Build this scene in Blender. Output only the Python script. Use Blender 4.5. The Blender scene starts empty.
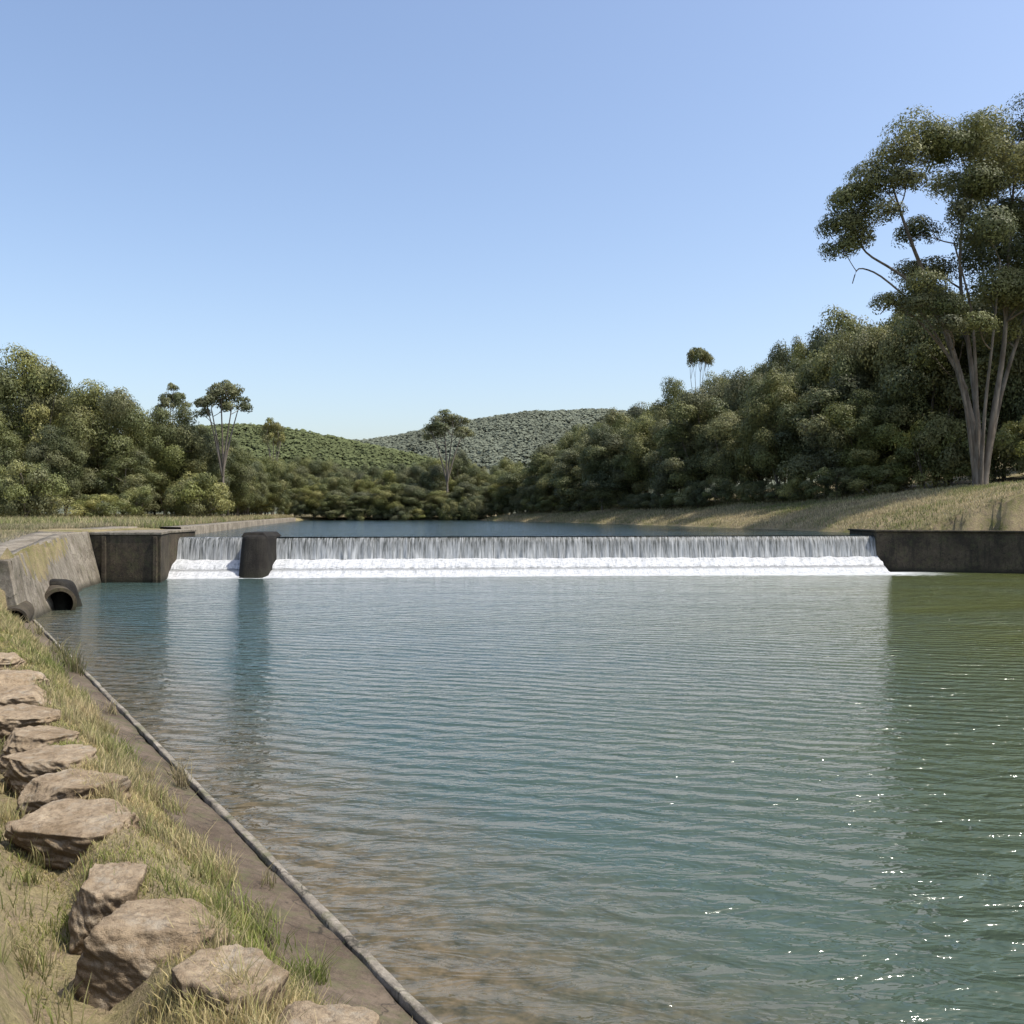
import bpy, math, random
import numpy as np
from mathutils import Vector
rng=np.random.default_rng(7)
S=bpy.context.scene
COL=S.collection

# ---------------------------------------------------------------- helpers
def hash2(ix,iy,seed):
    h=(ix.astype(np.int64)*374761393+iy.astype(np.int64)*668265263+seed*1274126177)&0x7fffffff
    h=((h^(h>>13))*1274126177)&0x7fffffff
    return ((h^(h>>16))&0xffff)/65535.0
def vnoise(x,y,seed=0):
    x=np.asarray(x,float);y=np.asarray(y,float)
    ix=np.floor(x);iy=np.floor(y);fx=x-ix;fy=y-iy
    fx=fx*fx*(3-2*fx);fy=fy*fy*(3-2*fy)
    a=hash2(ix,iy,seed);b=hash2(ix+1,iy,seed);c=hash2(ix,iy+1,seed);d=hash2(ix+1,iy+1,seed)
    return (a*(1-fx)+b*fx)*(1-fy)+(c*(1-fx)+d*fx)*fy
def fbm(x,y,seed=0,o=4):
    s=0;a=1;t=0
    for i in range(o):
        s=s+a*vnoise(x*2**i,y*2**i,seed+i*17);t+=a;a*=.5
    return s/t-0.5
def sstep(a,b,x):
    t=np.clip((np.asarray(x,float)-a)/(b-a),0,1);return t*t*(3-2*t)

def mesh_np(name,verts,faces,mat=None,smooth=False,col=None,parent=None,link=True):
    verts=np.ascontiguousarray(verts,dtype=np.float32)
    faces=np.ascontiguousarray(faces,dtype=np.int32)
    me=bpy.data.meshes.new(name)
    n=faces.shape[1];m=len(faces)
    me.vertices.add(len(verts));me.vertices.foreach_set('co',verts.ravel())
    me.loops.add(m*n);me.loops.foreach_set('vertex_index',faces.ravel())
    me.polygons.add(m);me.polygons.foreach_set('loop_start',np.arange(0,m*n,n,dtype=np.int32))
    try: me.polygons.foreach_set('loop_total',np.full(m,n,dtype=np.int32))
    except Exception: pass
    if smooth: me.polygons.foreach_set('use_smooth',np.ones(m,dtype=bool))
    if mat: me.materials.append(mat)
    me.update(calc_edges=True)
    if col is not None:
        at=me.color_attributes.new('tint','FLOAT_COLOR','POINT')
        c=np.ones((len(verts),4),dtype=np.float32);c[:,:3]=col
        at.data.foreach_set('color',c.ravel())
    if not link: return me
    ob=bpy.data.objects.new(name,me);COL.objects.link(ob)
    if parent: ob.parent=parent
    return ob
def mesh_obj(name,me,parent=None,loc=(0,0,0),rot=0,scale=(1,1,1)):
    ob=bpy.data.objects.new(name,me);COL.objects.link(ob)
    ob.location=loc;ob.rotation_euler=(0,0,rot);ob.scale=scale
    if parent: ob.parent=parent
    return ob
def empty(name,loc=(0,0,0)):
    e=bpy.data.objects.new(name,None);COL.objects.link(e);e.location=loc;return e
def grid_faces(nr,nc):
    i=np.arange(nr-1)[:,None]*nc+np.arange(nc-1)[None,:]
    i=i.ravel();return np.stack([i,i+1,i+nc+1,i+nc],1)

class NT:
    def __init__(s,name):
        s.m=bpy.data.materials.new(name);s.m.use_nodes=True
        s.t=s.m.node_tree;s.t.nodes.clear()
        s.out=s.t.nodes.new('ShaderNodeOutputMaterial')
    def n(s,ty,ins=None,**kw):
        nd=s.t.nodes.new(ty)
        for k,v in kw.items(): setattr(nd,k,v)
        if ins:
            for k,v in ins.items():
                if isinstance(v,bpy.types.NodeSocket): s.t.links.new(v,nd.inputs[k])
                else: nd.inputs[k].default_value=v
        return nd
    def math(s,op,a,b=0.0,c=0.0,clamp=False):
        return s.n('ShaderNodeMath',{0:a,1:b,2:c},operation=op,use_clamp=clamp).outputs[0]
    def noise(s,vec,scale=1,detail=4,rough=.55,dist=0):
        return s.n('ShaderNodeTexNoise',{'Vector':vec,'Scale':scale,'Detail':detail,'Roughness':rough,'Distortion':dist}).outputs['Fac']
    def ramp(s,f,a,b,lo=0.,hi=1.):
        return s.n('ShaderNodeMapRange',{'Value':f,'From Min':a,'From Max':b,'To Min':lo,'To Max':hi}).outputs[0]
    def mix(s,f,a,b):
        nd=s.n('ShaderNodeMix',data_type='RGBA')
        for k,v in ((0,f),(6,a),(7,b)):
            if isinstance(v,bpy.types.NodeSocket): s.t.links.new(v,nd.inputs[k])
            else: nd.inputs[k].default_value=(tuple(v)+(1,) if k and len(v)==3 else v)
        return nd.outputs[2]
    def pos(s): return s.n('ShaderNodeNewGeometry').outputs['Position']
    def scale(s,vec,sc,rot=(0,0,0)):
        return s.n('ShaderNodeMapping',{'Vector':vec,'Scale':sc,'Rotation':rot}).outputs[0]
    def bump(s,h,st=.5,d=.05,norm=None):
        ins={'Height':h,'Strength':st,'Distance':d}
        if norm: ins['Normal']=norm
        return s.n('ShaderNodeBump',ins).outputs[0]
    def bsdf(s,col,rough=.8,norm=None,spec=.3,**kw):
        ins={'Base Color':col if isinstance(col,bpy.types.NodeSocket) else tuple(col)[:3]+(1,),'Roughness':rough,'Specular IOR Level':spec}
        if norm: ins['Normal']=norm
        ins.update(kw)
        return s.n('ShaderNodeBsdfPrincipled',ins).outputs[0]
    def done(s,sh): s.t.links.new(sh,s.out.inputs[0]);return s.m

# ---------------------------------------------------------------- materials
def m_concrete(name,dark,light,stain=(0.03,0.027,0.02),st=.5,lich=0.,wetz=.35):
    k=NT(name);p=k.pos()
    a=k.noise(p,.9,7,.65);b=k.noise(p,9,6,.75);v=k.noise(k.scale(p,(2.2,2.2,.25)),1.6,4,.6);f=k.noise(p,60,4,.7)
    c=k.mix(k.ramp(a,.38,.62),dark,light)
    c=k.mix(k.ramp(b,.42,.68,0,.75),c,tuple(x*.5 for x in dark))
    c=k.mix(k.ramp(f,.5,.75,0,.5),c,tuple(min(1,x*1.5) for x in light))
    c=k.mix(k.ramp(v,.5,.68,0,st),c,stain)
    if lich: c=k.mix(k.ramp(k.noise(p,2.6,6,.75),.5,.62,0,lich),c,(.10,.105,.045))
    cr=k.n('ShaderNodeTexVoronoi',{'Vector':k.n('ShaderNodeVectorMath',{0:p,1:k.n('ShaderNodeTexNoise',{'Vector':p,'Scale':2.5,'Detail':3.}).outputs['Color']},operation='ADD').outputs[0],'Scale':.55},feature='DISTANCE_TO_EDGE').outputs['Distance']
    c=k.mix(k.ramp(cr,.0,.014,.75,0),c,(.02,.018,.014))
    z=k.n('ShaderNodeSeparateXYZ',{0:p}).outputs[2]
    z=k.math('ADD',z,k.math('MULTIPLY',k.math('SUBTRACT',b,.5),.15))
    wet=k.math('MULTIPLY',k.ramp(z,wetz,wetz*.15),.8,clamp=True)
    c=k.mix(wet,c,(.022,.022,.014))
    return k.done(k.bsdf(c,.88,k.bump(f,.5,.01,k.bump(b,.8,.04)),.2))
M_conc=m_concrete('concrete_weathered',(.16,.135,.10),(.32,.28,.22),lich=.3)
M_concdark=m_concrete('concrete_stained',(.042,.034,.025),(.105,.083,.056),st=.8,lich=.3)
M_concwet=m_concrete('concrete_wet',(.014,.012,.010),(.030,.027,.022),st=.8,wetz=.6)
M_concstrip=m_concrete('concrete_bank',(.095,.070,.048),(.18,.14,.10),st=.2,lich=.55,wetz=.1)
M_lip=m_concrete('concrete_lip',(.20,.175,.135),(.36,.32,.26),st=.5,lich=.6,wetz=.06)

def m_ground():
    k=NT('grass_and_soil');p=k.pos()
    a=k.noise(p,.35,6,.65);b=k.noise(p,3.0,6,.7);c_=k.noise(p,22,5,.7)
    green=k.mix(b,(.12,.13,.035),(.20,.20,.065))
    dry=k.mix(b,(.27,.225,.115),(.44,.37,.205))
    soil=k.mix(c_,(.15,.105,.068),(.36,.28,.19))
    c=k.mix(k.ramp(a,.38,.56),green,dry)
    c=k.mix(k.ramp(k.math('ADD',k.math('MULTIPLY',b,.6),k.math('MULTIPLY',c_,.4)),.46,.58,0,.8),c,soil)
    c=k.mix(k.ramp(c_,.35,.62,.5,0),c,(.05,.042,.025))
    bp=k.bump(c_,.8,.06,k.bump(b,.6,.18))
    return k.done(k.bsdf(c,.95,bp,.1))
M_ground=m_ground()

def m_tint(name,trans=.35,rough=.6,spec=.25,var=1.0,tcol=1.3):
    k=NT(name)
    at=k.n('ShaderNodeAttribute',attribute_name='tint').outputs['Color']
    oi=k.n('ShaderNodeObjectInfo').outputs['Random']
    hs=k.n('ShaderNodeHueSaturation',{'Hue':k.ramp(oi,0,1,.5-.015*var,.5+.008*var),'Saturation':k.ramp(oi,0,1,1.05,.82),'Value':k.ramp(oi,0,1,1.22,.85),'Color':at}).outputs[0]
    b=k.bsdf(hs,rough,None,spec)
    tc=k.n('ShaderNodeHueSaturation',{'Value':tcol,'Hue':.49,'Color':hs}).outputs[0]
    tr=k.n('ShaderNodeBsdfTranslucent',{'Color':tc}).outputs[0]
    mx=k.n('ShaderNodeMixShader',{0:trans,1:b,2:tr}).outputs[0]
    return k.done(mx)
M_leaf=m_tint('eucalypt_leaves',.26,.55,.3)
M_grass=m_tint('grass_blades',.35,.7,.15,0)
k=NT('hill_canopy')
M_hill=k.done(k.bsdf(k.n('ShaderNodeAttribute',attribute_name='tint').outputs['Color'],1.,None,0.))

def m_bark():
    k=NT('gum_bark');p=k.n('ShaderNodeTexCoord').outputs['Object']
    a=k.noise(k.scale(p,(1,1,.2)),2.5,5,.6);b=k.noise(p,.5,3,.6)
    c=k.mix(k.ramp(a,.35,.65),(.075,.062,.048),(.26,.23,.19))
    c=k.mix(k.ramp(b,.4,.6,0,.5),c,(.17,.135,.10))
    return k.done(k.bsdf(c,.85,k.bump(a,.5,.05),.15))
M_bark=m_bark()

def m_rock():
    k=NT('sandstone_rock');p=k.pos()
    a=k.noise(p,2.0,7,.65);b=k.noise(p,14,6,.75);f=k.noise(p,70,4,.7)
    s=k.noise(k.scale(p,(1,1,6)),2.5,4,.6)
    c=k.mix(k.ramp(a,.35,.65),(.28,.205,.125),(.47,.37,.25))
    c=k.mix(k.ramp(b,.45,.7,0,.85),c,(.14,.10,.062))
    c=k.mix(k.ramp(s,.55,.7,0,.4),c,(.11,.08,.05))
    c=k.mix(k.ramp(k.noise(p,5,5,.7),.52,.66,0,.45),c,(.44,.40,.32))
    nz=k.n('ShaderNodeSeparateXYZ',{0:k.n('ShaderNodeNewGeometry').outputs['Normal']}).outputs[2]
    c=k.mix(k.ramp(nz,.6,.0,0,.7),c,(.085,.06,.04))  # steep faces tinted darker than tops: their shade is put into the colour
    h=k.math('ADD',k.math('MULTIPLY',b,.7),k.math('MULTIPLY',f,.3))
    return k.done(k.bsdf(c,.92,k.bump(h,1.,.06,k.bump(s,.4,.06)),.15))
M_rock=m_rock()
k=NT('dark_void');M_void=k.done(k.bsdf((.010,.009,.008),.95,None,.05))  # near-black colour stands in for the shade inside the pipes

def m_water(name,upper=False):
    k=NT(name);p=k.pos()
    sp=k.n('ShaderNodeSeparateXYZ',{0:p});X=sp.outputs[0];Y=sp.outputs[1]
    w1=k.noise(k.scale(p,(1.1,2.7,1),(0,0,.24)),1.0,3,.5,.9)
    w2=k.noise(k.scale(p,(3.4,7.0,1),(0,0,-.3)),1.0,2,.55,.5)
    w3=k.noise(k.scale(p,(.08,.2,1),(0,0,.3)),1.0,3,.55)
    w4=k.noise(k.scale(p,(.45,1.0,1),(0,0,-.15)),1.0,2,.5,.5)
    wv=k.n('ShaderNodeTexWave',{'Vector':k.scale(p,(1,1,1),(0,0,.3)),'Scale':.62,'Distortion':7.0,'Detail':2.0,'Detail Scale':.45,'Detail Roughness':.5},wave_type='BANDS',bands_direction='Y').outputs['Fac']
    h=k.math('ADD',k.math('MULTIPLY',w1,1.35),k.math('MULTIPLY',w2,.45))
    h=k.math('ADD',h,k.math('MULTIPLY',wv,.30))
    h=k.math('ADD',h,k.math('MULTIPLY',w4,.9))
    h=k.math('MULTIPLY',h,k.ramp(w3,.3,.7,.65,1.3))
    bp=k.bump(h,1.0,.05 if upper else .12)
    big=k.noise(k.scale(p,(.05,.09,1)),1.0,4,.55)
    Xn=k.math('ADD',X,k.math('MULTIPLY',k.math('SUBTRACT',big,.5),16.))
    g=k.ramp(Xn,-2.,16.)
    base=k.mix(g,(.044,.074,.068),(.074,.086,.026))  # greener to the right: algae plus tree reflections painted into the water colour
    base=k.mix(k.ramp(w3,.4,.65,0,.3),base,(.058,.085,.062))
    u=k.math('DIVIDE',k.math('SUBTRACT',k.math('SUBTRACT',3.93,X),k.math('MULTIPLY',Y,.65)),1.193)
    un=k.math('ADD',u,k.math('MULTIPLY',k.math('SUBTRACT',k.noise(p,.6,5,.65),.5),3.0))
    bedn=k.noise(p,3.5,6,.75)
    bed=k.mix(k.ramp(bedn,.35,.65),(.05,.042,.020),(.17,.125,.068))
    sh=k.ramp(un,-3.2,-.4)
    nearf=k.ramp(Y,40.,8.,.6,1.)
    base=k.mix(k.math('MULTIPLY',k.math('MULTIPLY',sh,.9),nearf),base,bed)
    if upper: base=(.02,.04,.045)
    rough=.08
    if not upper:
        line=k.math('ADD',54.95,k.math('MULTIPLY',k.math('ADD',X,15.),.1))
        d=k.math('SUBTRACT',line,Y)
        fn=k.noise(k.scale(p,(.8,1.6,1)),1.6,6,.7)
        foam=k.math('ADD',k.ramp(d,0.,k.ramp(X,5.,24.,1.8,5.),1.,0.),k.math('MULTIPLY',k.math('SUBTRACT',fn,.5),1.6))
        foam=k.ramp(foam,.45,.85)
        foam=k.math('MULTIPLY',foam,k.ramp(d,6.,3.,0,1))
        foam=k.math('MULTIPLY',foam,k.ramp(X,-22.,-20.5))
        foam=k.math('MULTIPLY',foam,k.ramp(X,29.,25.))
        base=k.mix(foam,base,(.60,.62,.62))
        rough=k.ramp(foam,0,1,.08,.7)
    return k.done(k.bsdf(base,rough,bp,.5,IOR=1.33))
M_water=m_water('river_water');M_water2=m_water('upper_pool_water',True)

def m_fall(name,apron=False):
    k=NT(name);p=k.pos()
    sp=k.n('ShaderNodeSeparateXYZ',{0:p});Z=sp.outputs[2]
    a=k.noise(k.scale(p,(5.,1.2,.35)),1.3,5,.7);b=k.noise(k.scale(p,(12.,2,.5)),1.0,3,.7)
    n_=k.math('ADD',k.math('MULTIPLY',a,.45),k.math('MULTIPLY',b,.55))
    if apron:
        c2=k.noise(k.scale(p,(1.6,5,9)),1.6,6,.8)
        f=k.ramp(k.math('ADD',k.math('MULTIPLY',n_,.45),k.math('MULTIPLY',c2,.55)),.36,.54)
        c=k.mix(f,(.22,.235,.235),(.70,.71,.71))
        ed=k.math('ABSOLUTE',k.math('SUBTRACT',k.math('ADD',Z,k.math('MULTIPLY',k.math('SUBTRACT',c2,.5),.5)),.42))
        c=k.mix(k.math('MULTIPLY',k.ramp(ed,.10,.02),.65,clamp=True),c,(.12,.125,.115))
    else:
        zz=k.ramp(Z,2.35,1.15,-.05,.07)
        f=k.ramp(k.math('ADD',n_,zz),.40,.66)
        c=k.mix(f,(.055,.06,.052),(.58,.59,.58))
    b1=k.bsdf(c,.45,k.bump(n_,.6,.06),.25)
    tr=k.n('ShaderNodeBsdfTranslucent',{'Color':c}).outputs[0]
    return k.done(k.n('ShaderNodeMixShader',{0:.2,1:b1,2:tr}).outputs[0])
M_fall=m_fall('falling_water');M_apron=m_fall('white_water',True)

# ---------------------------------------------------------------- terrain
PU=[-30,-4,-.6,0,.85,1.3,1.7,2.0,2.25,2.7,3.1,4.0,8,20,60,400]
PZ=[-1.8,-1.2,-.45,-.08,.30,.72,1.02,.98,.66,.80,1.40,2.0,2.45,2.8,3.1,3.3]
def U(X,Y): return (3.93-X-.65*Y)/1.193
def wallX(Y): return np.interp(Y,[31.9,37.5,47.4,51,60],[-17.1,-18.8,-22.6,-23.9,-23.9])
def poolL(Y): return np.interp(Y,[50,60,100,150,172,185],[-21.,-22.,-29.,-37.,-40.,-41.])
def poolR(Y): return np.interp(Y,[56,62,80,98,138,172,185],[26.5,27.,24.5,20.5,7.3,-6.,-9.])
def weirY(X): return 57.6+.1*(X+15)
def H(X,Y):
    X=np.asarray(X,float);Y=np.asarray(Y,float)
    u=U(X,Y)
    low=np.interp(u,PU,PZ)
    rough=fbm(X*1.3,Y*1.3,3)*.16+fbm(X*.25,Y*.25,9)*.2
    low=low+rough*sstep(.85,2.6,u)*sstep(-30,0,Y)
    wl=sstep(.0,.9,wallX(Y)-X)
    back=-1.6+(4.35+fbm(X*.2,Y*.2,5)*.15)*wl
    back=np.where(wl>=1,np.interp(Y,[28,33,48,80],[2.1,2.25,2.78,3.0])+fbm(X*.3,Y*.3,5)*.12,back)
    z=low+(back-low)*sstep(31.2,32.0,Y)
    rb=sstep(36,44,X);z=z*(1-rb)+rb*(4.5)
    dl=poolL(Y)-X; dr=X-poolR(Y)
    far=sstep(171,178,Y)
    zl=np.interp(dl,[-3,0,.6,3,30],[1.1,2.1,2.85,2.95,3.15])
    k_=np.interp(Y,[60,75,100,170],[1.3,1.2,1.0,.7])
    zr=2.25+k_*np.interp(dr,[-3,-.5,0,1.2,5,11,16,40,80],[-1.2,-.3,.1,.65,1.75,2.95,3.3,6,14])
    zr=zr+fbm(X*.35+Y*.1,Y*.35,27)*.6*sstep(.5,4,dr)
    zu=np.where(dl>dr,zl,zr)
    zu=zu*(1-far)+3.0*far*np.ones_like(zu)
    zu=zu+fbm(X*.15,Y*.15,21)*.35*sstep(2,8,np.maximum(dl,dr))
    up=sstep(0,.6,Y-weirY(X))
    rw=sstep(24.9,25.4,X)*sstep(.2,.8,Y-(61.2-.32*(X-24.7)))
    up=np.maximum(up,rw)
    up=np.where((X<-24)&(Y>50),1.0,up)
    z=z*(1-up)+zu*up
    z=z+sstep(300,900,Y)*6*(fbm(X*.004,Y*.004,2)+.5)
    return z
def axis(c,lo,hi,s0,g):
    r=[0.];s=s0
    while c+r[-1]<hi: r.append(r[-1]+s);s=s0+g*r[-1]
    l=[0.]
    s=s0
    while c-l[-1]>lo: l.append(l[-1]+s);s=s0+g*l[-1]
    return np.array([c-v for v in l[::-1][:-1]]+[c+v for v in r])
ax=axis(-3,-2500,2500,.10,.013);ay=axis(6,-300,4000,.10,.0125)
XX,YY=np.meshgrid(ax,ay);ZZ=H(XX,YY)
g=mesh_np('ground',np.stack([XX.ravel(),YY.ravel(),ZZ.ravel()],1),grid_faces(len(ay),len(ax)),M_ground,True)
mesh_np('river_water',np.array([(-90,-60,0),(60,-60,0),(60,62,0),(-27,57,0)]),np.array([[0,1,2,3]]),M_water)
mesh_np('upper_pool_water',np.array([(-42,57.5,2.40),(-15,57.5,2.40),(30,62.1,2.40),(30,186,2.40),(-46,186,2.40)]),np.array([[0,1,2,3,4]]),M_water2)

# ---------------------------------------------------------------- concrete bank strip
def loft(name,prof,mat,Y0,Y1,n,amp=.012,parent=None):
    ys=np.linspace(Y0,Y1,n);V=[]
    for i,(u,z) in enumerate(prof):
        uu=u+amp*2*fbm(ys*2.2,ys*0+i*.7,40,5);zz=z+amp*1.2*fbm(ys*1.7,ys*0+i*.9,50,5)
        x0=3.93-.65*ys
        V.append(np.stack([x0-uu*.838,ys-uu*.545,zz],1))
    V=np.array(V).transpose(1,0,2).reshape(-1,3)
    return mesh_np(name,V,grid_faces(n,len(prof)),mat,False,parent=parent)
e=empty('concrete_embankment')
loft('sloping_apron',[(.13,.02),(.14,.085),(.28,.13),(.42,.185),(.56,.23),(.72,.30),(.86,.37),(.90,.33),(.92,.1)],M_concstrip,-12,32.6,1200,.04,e)
loft('edge_lip',[(-.9,-.8),(-.03,-.05),(0,.075),(.012,.10),(.08,.112),(.10,.105),(.105,.03)],M_lip,-12,32.6,1400,.03,e)

# ---------------------------------------------------------------- walls
def prism(name,base,top,z0,z1,mat,parent=None,bev=.04):
    n=len(base)
    V=[(x,y,z0) for x,y in base]+[(x,y,(z1[i] if isinstance(z1,(list,tuple)) else z1)) for i,(x,y) in enumerate(top)]
    me=bpy.data.meshes.new(name)
    F=[list(range(n))[::-1],list(range(n,2*n))]+[[i,(i+1)%n,n+(i+1)%n,n+i] for i in range(n)]
    me.from_pydata(V,[],F);me.update()
    me.materials.append(mat)
    ob=bpy.data.objects.new(name,me);COL.objects.link(ob)
    if parent: ob.parent=parent
    if bev:
        b=ob.modifiers.new('b','BEVEL');b.width=bev;b.segments=3
    return ob
ab=empty('concrete_wing_wall')
bp=[(-17.1,31.7),(-18.0,35),(-19.1,39.),(-20.6,43),(-22.1,47),(-23.0,50.9)]
tp=[(-17.75,31.9),(-18.9,35),(-20.3,39.),(-21.9,43),(-23.4,47),(-23.95,50.9)]
tz=[2.25,2.42,2.56,2.68,2.78,2.84]
t=np.linspace(0,5,41);B=np.stack([np.interp(t,range(6),[q[i] for q in bp]) for i in (0,1)],1)
T=np.stack([np.interp(t,range(6),[q[i] for q in tp]) for i in (0,1)],1);TZ=np.interp(t,range(6),tz)
rows=[]
for f in np.linspace(0,1,9):
    P=B*(1-f)+T*f; z=-.8*(1-f)+TZ*f
    P=P+fbm(t*3,f*9+t*0,60)[:,None]*.05
    rows.append(np.stack([P[:,0],P[:,1],z],1))
cz=TZ+.0
for off,dz in ((-.02,.06),(-.55,.06),(-.58,-.6)):
    rows.append(np.stack([T[:,0]+off,T[:,1],cz+dz],1))
rows=np.array(rows)
mesh_np('wall_face',rows.reshape(-1,3),grid_faces(len(rows),41),M_conc,False,parent=ab)
prism('end_cap',[(-17.1,31.72),(-18.5,31.72),(-18.5,31.5),(-17.05,31.5)][::-1],[(-17.75,31.9),(-18.5,31.9),(-18.5,31.6),(-17.7,31.6)][::-1],-.8,2.3,M_conc,ab,.03)

ab2=empty('concrete_abutment')
bl=[(-23.95,51),(-19.9,51),(-21.0,55.2),(-21.1,60),(-25,60)]
prism('block',bl,bl,-.8,2.70,M_concdark,ab2,.05)
bl=[(-24.0,50.93),(-19.82,50.93),(-20.95,55.2),(-21.03,60),(-25,60)]
prism('coping',bl,bl,2.703,2.86,M_conc,ab2,.03)
for i,x in enumerate((-23.2,-20.3)):
    prism('buttress_%d'%(i+1),[(x,50.80),(x+.22,50.80),(x+.22,51.02),(x,51.02)],[(x,50.86),(x+.22,50.86),(x+.22,51.02),(x,51.02)],-.8,2.62,M_concdark,ab2,.02)
pr=empty('concrete_pier')
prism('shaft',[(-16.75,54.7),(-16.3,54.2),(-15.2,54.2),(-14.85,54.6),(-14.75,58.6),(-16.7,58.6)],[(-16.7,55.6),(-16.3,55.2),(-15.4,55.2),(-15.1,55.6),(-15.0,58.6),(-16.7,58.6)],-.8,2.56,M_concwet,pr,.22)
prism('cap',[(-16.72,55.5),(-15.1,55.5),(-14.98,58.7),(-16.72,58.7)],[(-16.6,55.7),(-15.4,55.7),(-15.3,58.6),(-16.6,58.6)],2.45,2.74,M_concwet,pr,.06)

rw=empty('concrete_retaining_wall')
wb=[(24.7,61.0),(34.5,57.9),(46,56.5),(46,57.3),(34.7,58.7),(25.3,61.9),(25.3,66),(24.7,66)]
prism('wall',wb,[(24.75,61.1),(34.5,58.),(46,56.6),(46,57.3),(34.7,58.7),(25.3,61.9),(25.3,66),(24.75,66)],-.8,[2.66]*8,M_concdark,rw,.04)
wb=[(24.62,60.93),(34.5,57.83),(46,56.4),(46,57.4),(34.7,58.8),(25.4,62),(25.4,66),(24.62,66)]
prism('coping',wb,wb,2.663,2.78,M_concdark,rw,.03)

pw=empty('concrete_pool_wall')
ys=np.linspace(59.5,158,60);xs=poolL(ys)+.1*np.sin(ys*.1)
rr=[np.stack([xs+.15,ys,ys*0+1.2],1),np.stack([xs+.1,ys,ys*0+2.96],1),np.stack([xs+.06,ys,ys*0+3.0],1),np.stack([xs-1.3,ys,ys*0+3.02],1),np.stack([xs-1.32,ys,ys*0+2.4],1)]
mesh_np('kerb_wall',np.array(rr).reshape(-1,3),grid_faces(5,60),M_conc,parent=pw)
wk=empty('concrete_walkway')
ys=np.linspace(33,60,50);xs=np.interp(ys,[31.9,35,39,43,47,50.9,60],[-18.4,-19.5,-20.9,-22.5,-24.0,-24.6,-25.0])
zt=np.interp(ys,[33,48,52,60],[2.42,2.86,2.94,3.03])
rr=[np.stack([xs+.05,ys,zt-.5],1),np.stack([xs,ys,zt],1),np.stack([xs-1.8,ys,zt+.02],1),np.stack([xs-1.82,ys,zt-.4],1)]
mesh_np('slab',np.array(rr).reshape(-1,3),grid_faces(4,50),M_conc,parent=wk)

def tube(pts,rad,ns=8):
    pts=np.array(pts,float);rad=np.array(rad,float);n=len(pts)
    tg=np.gradient(pts,axis=0);tg/=np.linalg.norm(tg,axis=1)[:,None]+1e-9
    ref=np.where(np.abs(tg[:,2:3])>.9,np.array([[1.,0,0]]),np.array([[0,0,1.]]))
    a=np.cross(tg,ref);a/=np.linalg.norm(a,axis=1)[:,None]+1e-9;b=np.cross(tg,a)
    th=np.linspace(0,2*np.pi,ns,endpoint=False)
    V=pts[:,None,:]+rad[:,None,None]*(np.cos(th)[None,:,None]*a[:,None,:]+np.sin(th)[None,:,None]*b[:,None,:])
    i=np.arange(n-1)[:,None]*ns;j=np.arange(ns)[None,:];j2=(j+1)%ns
    F=np.stack([i+j,i+j2,i+ns+j2,i+ns+j],2).reshape(-1,4)
    return V.reshape(-1,3),F
def pipe(name,a,b,c,R,r_):
    a=np.array(a);b=np.array(b);c=np.array(c)
    V,F=tube([a,b,c],[R]*3,28);V2,F2=tube([a,b,c],[r_]*3,28)
    pp=empty(name)
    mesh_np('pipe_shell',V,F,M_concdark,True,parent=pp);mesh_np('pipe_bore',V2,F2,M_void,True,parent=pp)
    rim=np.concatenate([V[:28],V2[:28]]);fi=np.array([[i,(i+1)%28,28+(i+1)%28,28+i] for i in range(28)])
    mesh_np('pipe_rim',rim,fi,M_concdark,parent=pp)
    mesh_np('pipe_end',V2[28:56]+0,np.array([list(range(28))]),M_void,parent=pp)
    return pp
pipe('drain_pipe',(-17.0,30.7,.28),(-17.25,31.3,.28),(-18.0,33,.35),.44,.36)
cv=pipe('culvert_outlet',(-18.25,36.3,.30),(-18.8,37.2,.32),(-20.2,39.4,.4),.64,.50)
prism('headwall',[(-20.6,37.4),(-18.2,36.55),(-18.1,38.6),(-20.2,39.2)],[(-20.3,37.9),(-18.6,37.3),(-18.6,38.4),(-20.1,38.9)],-.6,1.15,M_concwet,cv,.3)

# ---------------------------------------------------------------- weir
we=empty('weir')
def weir_part(name,x0,x1,prof,mat,dx=.05,seed=0,fr=4.):
    n=int((x1-x0)/dx)+2;xs=np.linspace(x0,x1,n);R=[]
    for j,(dy,z,am) in enumerate(prof):
        nz=fbm(xs*fr,xs*0+j*.35,seed,4)
        nz2=fbm(xs*1.5,xs*0+j*2.7+9,seed+5,4)
        R.append(np.stack([xs,weirY(xs)+dy+nz*am,z+nz2*am*.6],1))
    return mesh_np(name,np.array(R).reshape(-1,3),grid_faces(len(prof),n),mat,True,parent=we)
fallp=[(.6,2.40,.0),(.25,2.40,.0),(.05,2.385,.02),(-.08,2.33,.04),(-.2,2.22,.07),(-.3,2.0,.1),(-.38,1.75,.13),(-.45,1.45,.17),(-.5,1.2,.2),(-.55,.95,.25)]
apr=[(-.40,.95,.1),(-.6,.99,.3),(-.8,.93,.35),(-1.0,.84,.25),(-1.2,.78,.25),(-1.4,.70,.25),(-1.55,.58,.2),(-1.7,.42,.25),(-1.85,.40,.3),(-2.1,.34,.3),(-2.3,.24,.25),(-2.5,.12,.2),(-2.8,.06,.15),(-3.2,-.03,.1)]
for (a,b,s) in ((-15.1,24.75,1),(-21.15,-16.55,2)):
    weir_part('water_curtain',a,b,fallp,M_fall,.045,seed=s*11)
    weir_part('white_water_steps',a,b,apr,M_apron,.05,seed=s*13,fr=3.)
core=[(1.2,-.8),(1.2,2.3),(.1,2.33),(-.02,2.25),(-.05,.7),(-1.3,.6),(-1.32,.2),(-2.15,.12),(-2.2,-.8)]
xs=np.array([-21.2,24.8])
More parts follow.
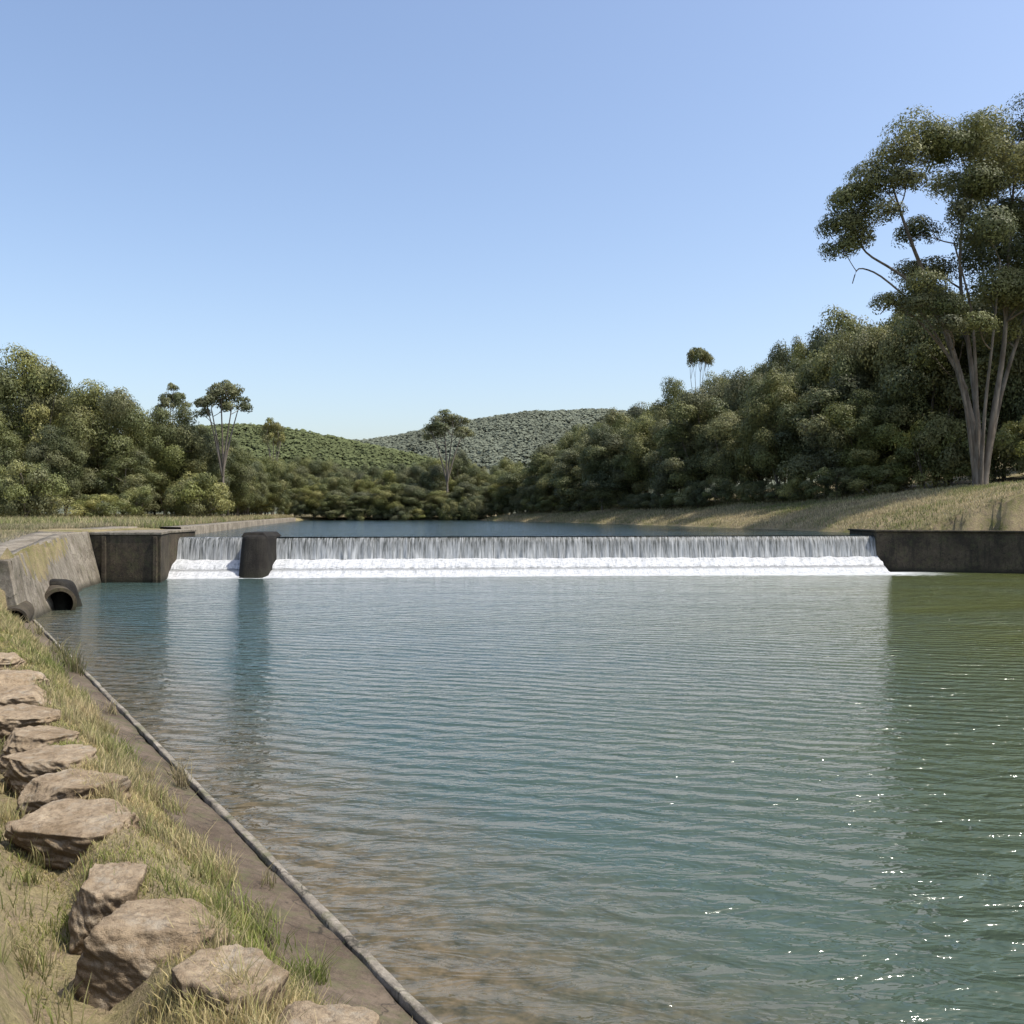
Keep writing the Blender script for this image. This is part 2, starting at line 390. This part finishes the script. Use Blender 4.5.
mesh_np('concrete_core',np.array([np.stack([xs,weirY(xs)+dy,xs*0+z],1) for dy,z in core]).reshape(-1,3),grid_faces(len(core),2),M_concdark,parent=we)

# ---------------------------------------------------------------- sandstone blocks
def boulder(loc,size,rot,seed):
    import bmesh
    r=np.random.default_rng(seed)
    bm=bmesh.new();bmesh.ops.create_icosphere(bm,subdivisions=6,radius=1)
    v=np.array([q.co[:] for q in bm.verts])
    pw_=7.;nrm=(np.abs(v)**pw_).sum(1)**(1/pw_);v=v/nrm[:,None]
    for i in range(10):
        d=r.normal(size=3);d[2]*=.4;d/=np.linalg.norm(d);off=r.uniform(.88,1.15)
        s=v@d;v=v-np.maximum(s-off,0)[:,None]*d*.97
    d=np.array([r.normal()*.1,r.normal()*.1,1.]);d/=np.linalg.norm(d);s=v@d;v=v-np.maximum(s-.86,0)[:,None]*d*.95
    f1=fbm(v[:,0]*1.7+seed,v[:,1]*1.7+v[:,2]*1.3,seed)
    f2=fbm(v[:,0]*5+v[:,2]*4,v[:,1]*5-v[:,2]*4+seed,seed+2)
    ly=fbm(v[:,2]*5+seed,v[:,0]*.6,seed+4,3)
    v=v*(1+.16*f1+.15*f2)[:,None];v[:,:2]*=(1+.12*ly)[:,None]
    v=v*np.array(size)
    for q,c in zip(bm.verts,v): q.co=c
    me=bpy.data.meshes.new('sandstone_block');bm.to_mesh(me);bm.free()
    for p_ in me.polygons: p_.use_smooth=True
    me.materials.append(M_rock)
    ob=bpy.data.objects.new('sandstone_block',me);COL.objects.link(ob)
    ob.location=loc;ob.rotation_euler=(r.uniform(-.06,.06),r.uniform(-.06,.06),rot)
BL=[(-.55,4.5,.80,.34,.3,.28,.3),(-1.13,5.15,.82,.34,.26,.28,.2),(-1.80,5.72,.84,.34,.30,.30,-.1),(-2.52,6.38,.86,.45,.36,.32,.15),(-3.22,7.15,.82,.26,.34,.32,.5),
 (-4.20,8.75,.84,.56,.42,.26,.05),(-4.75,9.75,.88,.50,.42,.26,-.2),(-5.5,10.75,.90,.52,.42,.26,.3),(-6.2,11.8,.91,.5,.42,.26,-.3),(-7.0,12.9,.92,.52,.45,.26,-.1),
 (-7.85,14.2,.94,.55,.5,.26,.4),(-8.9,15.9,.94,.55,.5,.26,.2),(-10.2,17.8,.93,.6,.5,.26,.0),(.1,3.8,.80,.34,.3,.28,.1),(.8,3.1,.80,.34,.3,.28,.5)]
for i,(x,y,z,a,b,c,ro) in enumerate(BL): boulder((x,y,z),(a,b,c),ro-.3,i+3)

# ---------------------------------------------------------------- foliage generators
def leafquads(P,N,L,W,r):
    n=len(P)
    N=N/(np.linalg.norm(N,axis=1)[:,None]+1e-9)
    a=np.cross(N,r.normal(size=(n,3)));a/=np.linalg.norm(a,axis=1)[:,None]+1e-9
    b=np.cross(N,a)
    L=np.asarray(L).reshape(-1,1);W=np.asarray(W).reshape(-1,1)
    V=np.stack([P-a*L*.5,P-b*W*.5,P+a*L*.5,P+b*W*.5],1)
    return V.reshape(-1,3),np.arange(n*4).reshape(-1,4)
GREENS=np.array([(.118,.133,.040),(.148,.158,.050),(.094,.110,.040),(.180,.182,.064),(.136,.142,.060)])
def foliage(clumps,r,leaf=.34,dens=1.0,flat=.85,sub=8,tone=1.0):
    C=np.array(clumps,float)
    Ps=[];Ns=[];Cs=[]
    for c in C:
        R=c[3]
        nk=sub
        d=r.normal(size=(nk,3));d[:,2]=np.abs(d[:,2])*1.0-.3;d/=np.linalg.norm(d,axis=1)[:,None]
        sc=c[:3]+d*R*np.array([.6,.6,.5]);sr=R*r.uniform(.36,.62,nk)
        base=GREENS[r.integers(len(GREENS))]*r.uniform(.82,1.18)
        for k_ in range(nk):
            n=int(dens*4*math.pi*sr[k_]**2/(leaf*leaf*.5)*.5)+4
            q=r.normal(size=(n,3));q[:,2]+=.35;q/=np.linalg.norm(q,axis=1)[:,None]
            P=sc[k_]+q*sr[k_]*(r.uniform(.66,1.12,(n,1)))*np.array([1,1,flat])
            big=(P-c[:3])/R
            Ps.append(P);Ns.append(q*.6+big*.7+r.normal(size=(n,3))*.34)
            Cs.append(base*r.uniform(.7,1.35,(n,1))*tone)
    P=np.concatenate(Ps);N=np.concatenate(Ns);Cc=np.concatenate(Cs)
    n=len(P)
    V,F=leafquads(P,N,leaf*r.uniform(.7,1.5,n),leaf*.5*r.uniform(.7,1.4,n),r)
    return V,F,np.repeat(Cc,4,axis=0)
def merge(parts):
    Vs=[];Fs=[];o=0
    for V,F in parts: Vs.append(V);Fs.append(F+o);o+=len(V)
    return np.concatenate(Vs),np.concatenate(Fs)
def curve(p0,p1,r,bow=.15,n=7,up=.3):
    p0=np.array(p0,float);p1=np.array(p1,float);L=np.linalg.norm(p1-p0)
    t=np.linspace(0,1,n)[:,None]
    m=(p0+p1)/2+r.normal(size=3)*L*bow*.5+np.array([0,0,-L*up*.3])
    return (1-t)**2*p0+2*t*(1-t)*m+t*t*p1
def wood(stems,clumps,r,rb=.12,tw=4):
    parts=[];nodes=[]
    for pts,rad in stems:
        pts=np.array(pts,float);t=np.linspace(0,1,len(pts));tt=np.linspace(0,1,(len(pts)-1)*4+1)
        P=np.stack([np.interp(tt,t,pts[:,i]) for i in range(3)],1)
        for _ in range(2): P[1:-1]=(P[:-2]+2*P[1:-1]+P[2:])/4
        R=np.interp(tt,[0,1],rad);R[0]*=1.35
        parts.append(tube(P,R,9))
        for p,q in zip(P[3:],R[3:]): nodes.append((*p,q))
    nodes=np.array(nodes)
    for c in clumps:
        c=np.array(c);d=np.linalg.norm((nodes[:,:3]-c[:3])*np.array([1,1,.8]),axis=1)+np.where(nodes[:,2]>c[2]-.5,6,0)
        k_=nodes[np.argmin(d)]
        P=curve(k_[:3],c[:3]+[0,0,c[3]*.2],r)
        r0=min(k_[3]*.7,rb*1.0+.012*np.linalg.norm(c[:3]-k_[:3]))
        parts.append(tube(P,np.linspace(r0,.03,len(P)),6))
        for j in range(tw):
            d_=r.normal(size=3);d_[2]=abs(d_[2]);d_/=np.linalg.norm(d_)
            s=P[3+j%3];Q=curve(s,c[:3]+d_*c[3]*.8,r,n=5)
            parts.append(tube(Q,np.linspace(r0*.45,.02,5),5))
    return merge(parts)

def proto_round(seed,Ht,W,base=.08,leaf=.34,dens=1.,n=30,tone=1.):
    r=np.random.default_rng(seed);cl=[]
    zc=(base*Ht+Ht)/2;hz=(Ht-base*Ht)/2
    lean=r.normal(size=2)*.05*W
    for i in range(n):
        zz=1-2*(i+.5)/n;a=i*2.39996+r.uniform(-.4,.4);q=math.sqrt(1-zz*zz)
        d=np.array([math.cos(a)*q,math.sin(a)*q,zz]);f=r.uniform(.55,.92)
        wz=1-.22*max(0,d[2]);R=W*r.uniform(.13,.24)
        p=np.array([d[0]*W/2*f*wz+lean[0]*d[2],d[1]*W/2*f*wz+lean[1],zc+d[2]*hz*f])
        if p[2]+R*.85>Ht: p[2]=Ht-R*.85
        if p[2]<R*.5: p[2]=R*.5
        cl.append((*p,R))
    for i in range(4): cl.append((r.normal()*W*.08,r.normal()*W*.08,Ht*(.35+.13*i),W*.22))
    V,F,C=foliage(cl,r,leaf,dens,tone=tone)
    st=[([(0,0,-.5),(r.normal()*.3,r.normal()*.3,Ht*.3),(lean[0],lean[1],Ht*.8)],(.015*Ht,.05))]
    for j in range(3):
        a=r.uniform(0,6.28);st.append(([(0,0,Ht*.1),(math.cos(a)*W*.12,math.sin(a)*W*.12,Ht*.35),(math.cos(a)*W*.28,math.sin(a)*W*.28,Ht*.7)],(.009*Ht,.04)))
    WV,WF=wood(st,cl[::3],r,.07)
    return (mesh_np('wood',WV,WF,M_bark,True,link=False),mesh_np('leaves',V,F,M_leaf,False,C,link=False))
def proto_umbrella(seed,Ht,W,depth=.35,leaf=.3,n=18,dens=.8,tone=1.):
    r=np.random.default_rng(seed);cl=[]
    for i in range(n):
        a=i*2.4+r.uniform(-.3,.3);q=math.sqrt((i+.5)/n);R=W*r.uniform(.13,.18)
        z=Ht-R*.7-(q**2)*depth*Ht*.5-r.uniform(0,.25)*depth*Ht
        cl.append((math.cos(a)*W/2*q*.82,math.sin(a)*W/2*q*.82,z,R))
    V,F,C=foliage(cl,r,leaf,dens,flat=.7,tone=tone)
    st=[]
    b=Ht*.35
    st.append(([(0,0,-.5),(r.normal()*.2,0,b),(r.normal()*.4,r.normal()*.3,Ht*.82)],(.012*Ht,.06)))
    for j in range(4):
        a=j*1.57+r.uniform(-.4,.4);st.append(([(0,0,b*.9),(math.cos(a)*W*.13,math.sin(a)*W*.13,Ht*.55),(math.cos(a)*W*.3,math.sin(a)*W*.3,Ht*.78)],(.008*Ht,.05)))
    WV,WF=wood(st,cl,r,.06)
    return (mesh_np('wood',WV,WF,M_bark,True,link=False),mesh_np('leaves',V,F,M_leaf,False,C,link=False))
def place(name,pr_,x,y,rot,sx,sz):
    e=empty(name,(x,y,float(H(x,y))-.2));e.rotation_euler=(0,0,rot);e.scale=(sx,sx,sz)
    mesh_obj('trunk_and_limbs',pr_[0],e);mesh_obj('foliage',pr_[1],e)
    return e
R_=[proto_round(100+i,16,11+1.5*(i%3),[.05,.08,.12,.03,.08][i%5],.28,.78,[24,28,20,26,22][i%5]) for i in range(6)]
SH=[proto_round(200+i,6,8,.0,.25,.7,14,1.15) for i in range(3)]
UM=[proto_umbrella(300+i,17,[7,6,8][i],leaf=.26) for i in range(3)]
DISC=proto_umbrella(340,17,7,.12,.26,14)

def rt(x,y,h,w,i,rot,name='gum_tree'):
    b=R_[i%6];wb=11+1.5*((i%6)%3);return place(name,b,x,y,rot,w/wb,h/16)
for a in [(-55.7,105,20.6,10.5,0,.3),(-61,100,14,10,1,1.3),(-46.8,106,16.6,12,2,2.0),(-52,112,15.5,11,4,.7),(-42.5,110,14,10,5,4.0),(-39,114,12.3,8,1,5.0),
          (-68,108,17,12,3,1.),(-49.5,100,10.5,8,5,2.),(-62,118,19,12,2,.2),(-57,96,11,8,1,3.),(-44,102,8.5,7,3,1.9),(-51,124,14,12,3,0.),(-60,128,14,13,0,2.)]: rt(*a)
um=lambda x,y,h,w,i,rot:place('umbrella_gum_tree',UM[i],x,y,rot,w/[7,6,8][i],h/17)
um(-56.7,150,23.0,6.2,1,.4);um(-35.4,110,18.0,7.4,0,1.);um(-12.9,179,22.4,10.8,2,2.);um(-53,200,23,7,2,1)
place('umbrella_gum_tree',DISC,29.5,142,1.,4.6/7,25.0/17)
r=np.random.default_rng(5)
for (x,y,h,w) in [(-46.5,86,6.2,7),(-34.8,101,5.8,6.5),(-38,104,5,6),(-53,90,5.5,8),(-41,98,4,5),(-60,90,6,8),(-50,95,5,7),(-43,93,3,5),(-56,84,4,6)]:
    place('shrub',SH[r.integers(3)],x,y,r.uniform(0,6),w/8,h/6)
fr=empty('distant_treeline')
def mass(parent,pr_,x,y,h,w,hb,wb):
    e=empty('tree',(x,y,float(H(x,y))-.2));e.parent=parent;e.rotation_euler=(0,0,r.uniform(0,6.28));e.scale=(w/wb,w/wb,h/hb)
    mesh_obj('wood',pr_[0],e);mesh_obj('leaves',pr_[1],e)
for row,(y0,hm) in enumerate([(177,7.0),(188,11.0),(206,14.5)]):
    x=-68.
    while x<2:
        i=r.integers(6);h=hm*r.uniform(.75,1.12);w=r.uniform(6.5,9.5)
        mass(fr,R_[i],x,y0+r.uniform(-3,3),h,w,16,11+1.5*(i%3));x+=w*.62
for k_ in range(44):
    y=r.uniform(118,172)
    x=float(poolL(y))-r.uniform(5,20)
    i=r.integers(6);h=r.uniform(7,11.5);mass(fr,R_[i],x,y,h,r.uniform(6,8),16,11+1.5*(i%3))
for k_ in range(24):
    x=r.uniform(-45,-2);y=174+r.uniform(-1,4)
    mass(fr,SH[r.integers(3)],x,y,r.uniform(2.5,5.5),r.uniform(4,6),6,8)
fb=empty('riverbank_forest')
ys=[176,169,162,155,148,141,134,128,122,116,110,104,98,92]
for y in ys:
    xr=float(poolR(y));hh=np.interp(y,[85,100,106,118,130,142,160,176],[16,18,19.8,19.3,17.6,17.5,15.5,13])
    for j in range(3):
        i=r.integers(6);x=xr+np.interp(y,[86,110,180],[14.5,10.5,6.5])+j*7.5+r.uniform(-1,1);yy=y+r.uniform(-2,2)+j*1.0
        h=hh*[.74,1.0,1.16][j]*r.uniform(.86,1.08)
        mass(fb,R_[i],x,yy,h,r.uniform(8.5,11.5),16,11+1.5*(i%3))
for y in np.arange(88,175,4.2):
    xr=float(poolR(y));x=xr+np.interp(y,[86,110,180],[12.5,9.,5.2])+r.uniform(-1,1)
    mass(fb,SH[r.integers(3)],x,y,r.uniform(2.2,4.5),r.uniform(4,6.5),6,8)
for (x,y,h,w) in [(39,95,19,11),(42.5,90,20.5,12),(48,88,20.5,12),(46,97,22,12),(54,92,22,12),(58,85,19,12),(52,82,16,10),(60,98,25,14),(64,110,23,14),(52,108,21,14),(41,104,19,13),(66,92,22,13)]:
    i=r.integers(6);mass(fb,R_[i],x,y,h,w,16,11+1.5*(i%3))
for (x,y,h,w) in [(47,80,6,7),(44,84,5,6),(40,87,6,7),(51,78,6,7),(37.5,90,4,6),(42,86,7,7),(49,83,8,8),(55,80,7,8)]:
    mass(fb,SH[r.integers(3)],x,y,h,w,6,8)

# ---------------------------------------------------------------- the big eucalypt
r=np.random.default_rng(77)
big=[(1.9,32.6,3.2),(5.2,33.2,3.6),(8.5,32.,3.6),(-1.3,30.9,2.7),(-6.6,30.8,2.8),(-4.,30.2,2.3),(-8.,29.2,2.4),(-9.6,27.6,2.5),(-11.2,25.8,2.4),(-12.1,23.8,2.1),(-12.2,22,1.8),(-10.3,22.8,1.8),(-9.6,25.2,2.0),(-7.6,26.8,1.8),
 (.6,28.6,3.2),(3.8,29.2,3.8),(7.8,28.5,3.8),(-2.2,26.4,2.7),(-3.8,24.6,2.2),(1.9,25.2,3.3),(5.6,25.4,3.8),(9.5,24.5,3.8),(-1.4,22.,2.8),(2.,21.6,3.2),(6.,21.5,3.6),(-4.2,20.8,2.0),
 (-6.4,17.8,2.0),(-3.3,17.8,2.6),(.6,17.8,3.0),(3.8,17.8,3.2),(-8.2,16.6,1.7),(8,18,3.2),(-1,15.4,2.4),(-5,15.6,2.2),(2.4,15,2.4)]
cl=[]
for (x,z,R) in big:
    cl.append((x,r.uniform(-4.5,4.5)*(.4 if x<-8 else 1),z-.5,R))
    if r.uniform()<.5: cl.append((x+r.uniform(-1.2,1.2),r.uniform(-5,5),z-r.uniform(1.,2.),R*.7))
V,F,C=foliage(cl,r,.23,.78,.78,11,1.0)
stems=[([(0,0,-.8),(-.3,0,5),(-1.6,.3,11),(-3.6,.2,17),(-6.2,-.2,23),(-7.6,0,28)],(.40,.07)),
 ([(.2,0,-.5),(.2,.4,6),(-.4,.8,13),(-1.5,.5,20),(-1.,0,29)],(.30,.07)),
 ([(.4,0,-.5),(1.0,-.4,6),(2.0,-.6,13),(2.6,0,21),(3.6,.5,31)],(.32,.07)),
 ([(-.1,.2,0),(-1.4,-.6,8),(-3.0,-.8,14),(-5.2,-.8,17)],(.18,.06)),
 ([(.5,.2,0),(2.4,.8,9),(5.,1.,17),(7.5,1.,26)],(.24,.07)),
 ([(-3.6,.2,17),(-7,.6,20),(-9.6,.6,21.5),(-11,.3,24)],(.15,.05)),
 ([(-1.6,.3,11),(-5,-.2,15),(-7.5,-.3,17.0),(-8.5,0,15.8)],(.12,.04)),
 ([(-1.0,0,9),(-4.6,.2,16),(-8.5,.3,19.6),(-10.4,.2,20.2),(-10.9,0,18.6)],(.12,.04)),
 ([(.1,-.2,0),(-.2,-1.4,7),(.2,-2.2,14),(.6,-2.4,20)],(.17,.06)),
 ([(0,0,1),(-.6,-.9,9),(-1.1,-1.2,16),(-2.6,-1,22)],(.18,.06))]
WV,WF=wood(stems,cl,r,.09)
bt=empty('eucalyptus_tree',(40.4,78,float(H(40.4,78))-.1));bt.scale=(1,1,.955)
mesh_np('trunk_and_limbs',WV,WF,M_bark,True,parent=bt);mesh_np('foliage',V,F,M_leaf,False,C,parent=bt)

# ---------------------------------------------------------------- hills
def hillz(X,Y):
    a=X/Y
    r2=np.interp(a,[-.6,-.3,-.20,-.13,-.09,-.035,.02,.065,.14,.17,.3,.6],[50,70,84,90,99,112,121,117,118,112,90,60])*1.0
    r1=np.interp(a,[-.7,-.45,-.30,-.24,-.18,-.12,-.08,-.02,.1,.4],[35,58,66,62,54,46,38,26,14,8])
    z2=r2*np.exp(-((Y-1050)/260)**2);z1=r1*np.exp(-((Y-640)/150)**2)
    return np.maximum(z1,z2)+fbm(X*.012,Y*.012,33)*10*sstep(300,600,Y)
hx=np.linspace(-900,900,180);hy=np.linspace(330,1500,120)
HX,HY=np.meshgrid(hx,hy);HZ=hillz(HX,HY)-2
k=NT('hill_ground');M_hg=k.done(k.bsdf((.115,.125,.085),.95))
hl=empty('hills')
mesh_np('hill_slopes',np.stack([HX.ravel(),HY.ravel(),HZ.ravel()],1),grid_faces(120,180),M_hg,True,parent=hl)
r=np.random.default_rng(3)
n=24000
Yh=np.concatenate([r.uniform(500,690,n//3),r.uniform(800,1080,n-n//3)])
ah=r.uniform(-.36,.24,n);Xh=ah*Yh;Zh=hillz(Xh,Yh)
m=24
Rr=r.uniform(1.3,4.2,n)*np.where(Yh>700,1.05,.8)
q=r.normal(size=(n,m,3));q[...,2]=np.abs(q[...,2])*.8-.1;q/=np.linalg.norm(q,axis=2)[...,None]
P=np.stack([Xh,Yh,Zh+r.uniform(-1.8,.2,n)],1)[:,None,:]+q*Rr[:,None,None]*np.array([1,1,.75])*r.uniform(.6,1.1,(n,m,1))
N=q*.7+np.array([0,-.2,.7])+r.normal(size=q.shape)*.25
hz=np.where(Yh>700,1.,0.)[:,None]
tb=(1-hz)*np.array([[.108,.124,.058]])+hz*np.array([[.142,.155,.115]])  # far ridge paler and greyer: aerial haze put into the canopy colour
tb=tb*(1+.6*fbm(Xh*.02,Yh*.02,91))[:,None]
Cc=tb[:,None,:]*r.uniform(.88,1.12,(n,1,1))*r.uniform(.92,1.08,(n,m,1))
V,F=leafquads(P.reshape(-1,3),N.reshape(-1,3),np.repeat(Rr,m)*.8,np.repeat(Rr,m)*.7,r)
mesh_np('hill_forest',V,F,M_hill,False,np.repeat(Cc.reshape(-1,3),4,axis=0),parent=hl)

# ---------------------------------------------------------------- grass
def blades(name,X,Y,h,w,col,r,lean=.5,zoff=-.02):
    n=len(X);Z=H(X,Y)+zoff
    a=r.uniform(0,2*np.pi,n);dx=np.cos(a);dy=np.sin(a)
    l=r.uniform(.1,1.,n)*lean*h;b=r.uniform(0,2*np.pi,n);lx=np.cos(b)*l;ly=np.sin(b)*l
    B=np.stack([X,Y,Z],1)
    sd=np.stack([dx*w,dy*w,0*w],1)
    mid=B+np.stack([lx*.3,ly*.3,h*.55],1);tip=B+np.stack([lx,ly,h],1)
    V=np.stack([B-sd,B+sd,mid+sd*.75,mid-sd*.75,tip+sd*.12,tip-sd*.12],1)
    o=np.arange(n)[:,None]*6
    F=np.concatenate([o+np.array([[0,1,2,3]]),o+np.array([[3,2,4,5]])])
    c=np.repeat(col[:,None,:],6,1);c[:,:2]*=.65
    return mesh_np(name,V.reshape(-1,3),F,M_grass,False,c.reshape(-1,3))
r=np.random.default_rng(11)
def gcol(X,Y,r,dry=.0):
    n=len(X);f=np.clip(.5+2.4*fbm(X*.7,Y*.7,71)+dry+r.normal(size=n)*.28,0,1)[:,None]
    g=np.array([[.165,.20,.05]])*r.uniform(.65,1.3,(n,1));d=np.array([[.48,.395,.215]])*r.uniform(.6,1.2,(n,1))
    return g*(1-f)+d*f
n=400000
Yg=1.2*np.exp(r.uniform(0,1,n)**.8*math.log(34/1.2));ug=.76+r.uniform(0,1,n)**1.25*7
Xg=3.93-.65*Yg-1.193*ug
den=fbm(Xg*1.1,Yg*1.1,81)+.7*fbm(Xg*4,Yg*4,82)
edge=np.clip((ug-.76)/.3,0,1)
kp=(den+.14-.26*sstep(2.2,2.8,ug)*(Yg<12))>r.uniform(-.12,.30,n)
kp&=(Yg<31.5)&(Xg>-.75*Yg-3)&((edge>r.uniform(0,1,n)*.8)|(fbm(Xg*1.5,Yg*1.5,84)>.1))
Xg=Xg[kp];Yg=Yg[kp];ug=ug[kp];n=len(Xg)
hh=r.uniform(.025,.10,n)*(1+1.3*np.clip(2.5*fbm(Xg*.9,Yg*.9,83),-.3,1))
wd=.0018+.00038*Yg
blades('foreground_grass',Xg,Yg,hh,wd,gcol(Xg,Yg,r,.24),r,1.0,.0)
tx=[];ty=[];th_=[]
for i in range(560):
    y=1.5+r.uniform()**1.3*30;u_=r.choice([r.uniform(.68,1.0),r.uniform(1.1,1.7),r.uniform(2.1,3.6)]);x=3.93-.65*y-1.193*u_
    k_=r.integers(20,60);s=r.uniform(.03,.12);hhh=r.uniform(.10,.30)
    tx.append(x+r.normal(size=k_)*s);ty.append(y+r.normal(size=k_)*s);th_.append(hhh*r.uniform(.4,1.1,k_))
tx=np.concatenate(tx);ty=np.concatenate(ty);th_=np.concatenate(th_)
ok=U(tx,ty)>.6
tx=tx[ok];ty=ty[ok];th_=th_[ok]
blades('grass_tufts',tx,ty,th_,.0023+.00038*ty,gcol(tx,ty,r,.14),r,.9,.03)
tx=[];ty=[];th_=[]
for (y,nn,hm,sp_) in [(21.5,70,.75,.22),(22.6,60,.6,.2),(12.6,50,.4,.12),(13.1,40,.3,.1),(24.5,50,.5,.2),(17,30,.3,.1),(9.2,26,.22,.07),(28,40,.5,.2)]:
    u_=r.uniform(.18,.4);x=3.93-.65*y-1.193*u_
    tx.append(x+r.normal(size=nn)*sp_*.6);ty.append(y+r.normal(size=nn)*sp_);th_.append(hm*r.uniform(.4,1.1,nn))
tx=np.concatenate(tx);ty=np.concatenate(ty);th_=np.concatenate(th_);ok=U(tx,ty)>.02
tx=tx[ok];ty=ty[ok];th_=th_[ok]
blades('weeds',tx,ty,th_,.003+.00030*ty,gcol(tx,ty,r,.25)*.6,r,1.1,.1)
n=90000
Yb=r.uniform(60,172,n);side=r.uniform(size=n)<.55
Xb=np.where(side,poolR(Yb)+.3+r.uniform(0,1,n)*18,poolL(Yb)-1.6-r.uniform(0,1,n)**1.3*40)
blades('bank_grass',Xb,Yb,r.uniform(.12,.4,n)*(1+.8*(~side)),np.full(n,.03),gcol(Xb*.3,Yb*.3,r,.08)*1.1,r,.7)
n=26000
Yb=r.uniform(33,62,n);Xb=wallX(Yb)-2.8-r.uniform(0,1,n)**1.3*22
blades('field_grass',Xb,Yb,r.uniform(.1,.35,n),np.full(n,.02),gcol(Xb*.3,Yb*.3,r,.3),r,.7)
n=6000
Xb=r.uniform(26,48,n);Yb=r.uniform(60,80,n)
blades('slope_grass',Xb,Yb,r.uniform(.08,.25,n),np.full(n,.025),gcol(Xb*.3,Yb*.3,r,.5),r,.7)

# ---------------------------------------------------------------- light / sky / camera
az=math.radians(104);el=math.radians(60)
w=bpy.data.worlds.new('World');S.world=w;w.use_nodes=True;nt=w.node_tree;nt.nodes.clear()
sk=nt.nodes.new('ShaderNodeTexSky');sk.sky_type='NISHITA';sk.sun_disc=False;sk.sun_elevation=el;sk.sun_rotation=az
sk.altitude=0;sk.air_density=1.1;sk.dust_density=2.2;sk.ozone_density=1.0
mu=nt.nodes.new('ShaderNodeMix');mu.data_type='RGBA';mu.blend_type='MULTIPLY';mu.inputs[0].default_value=1
mu.inputs[7].default_value=(1.41,1.40,1.45,1)
nt.links.new(sk.outputs[0],mu.inputs[6])
bg=nt.nodes.new('ShaderNodeBackground');bg.inputs[1].default_value=.15
o=nt.nodes.new('ShaderNodeOutputWorld');nt.links.new(mu.outputs[2],bg.inputs[0]);nt.links.new(bg.outputs[0],o.inputs[0])
sd=bpy.data.lights.new('sun','SUN');sd.energy=5.0;sd.angle=math.radians(.5);sd.color=(1,.95,.86)
so=bpy.data.objects.new('sun',sd);COL.objects.link(so)
dv=Vector((math.sin(az)*math.cos(el),math.cos(az)*math.cos(el),math.sin(el)))
so.rotation_euler=dv.to_track_quat('Z','Y').to_euler();so.location=(0,0,60)
cd=bpy.data.cameras.new('camera');cd.sensor_width=36;cd.lens=900/1024*36;cd.clip_end=8000;cd.clip_start=.05
co=bpy.data.objects.new('camera',cd);COL.objects.link(co);co.location=(0,0,4);co.rotation_euler=(math.radians(90),0,0)
S.camera=co
S.view_settings.view_transform='Standard';S.view_settings.look='None';S.view_settings.exposure=0
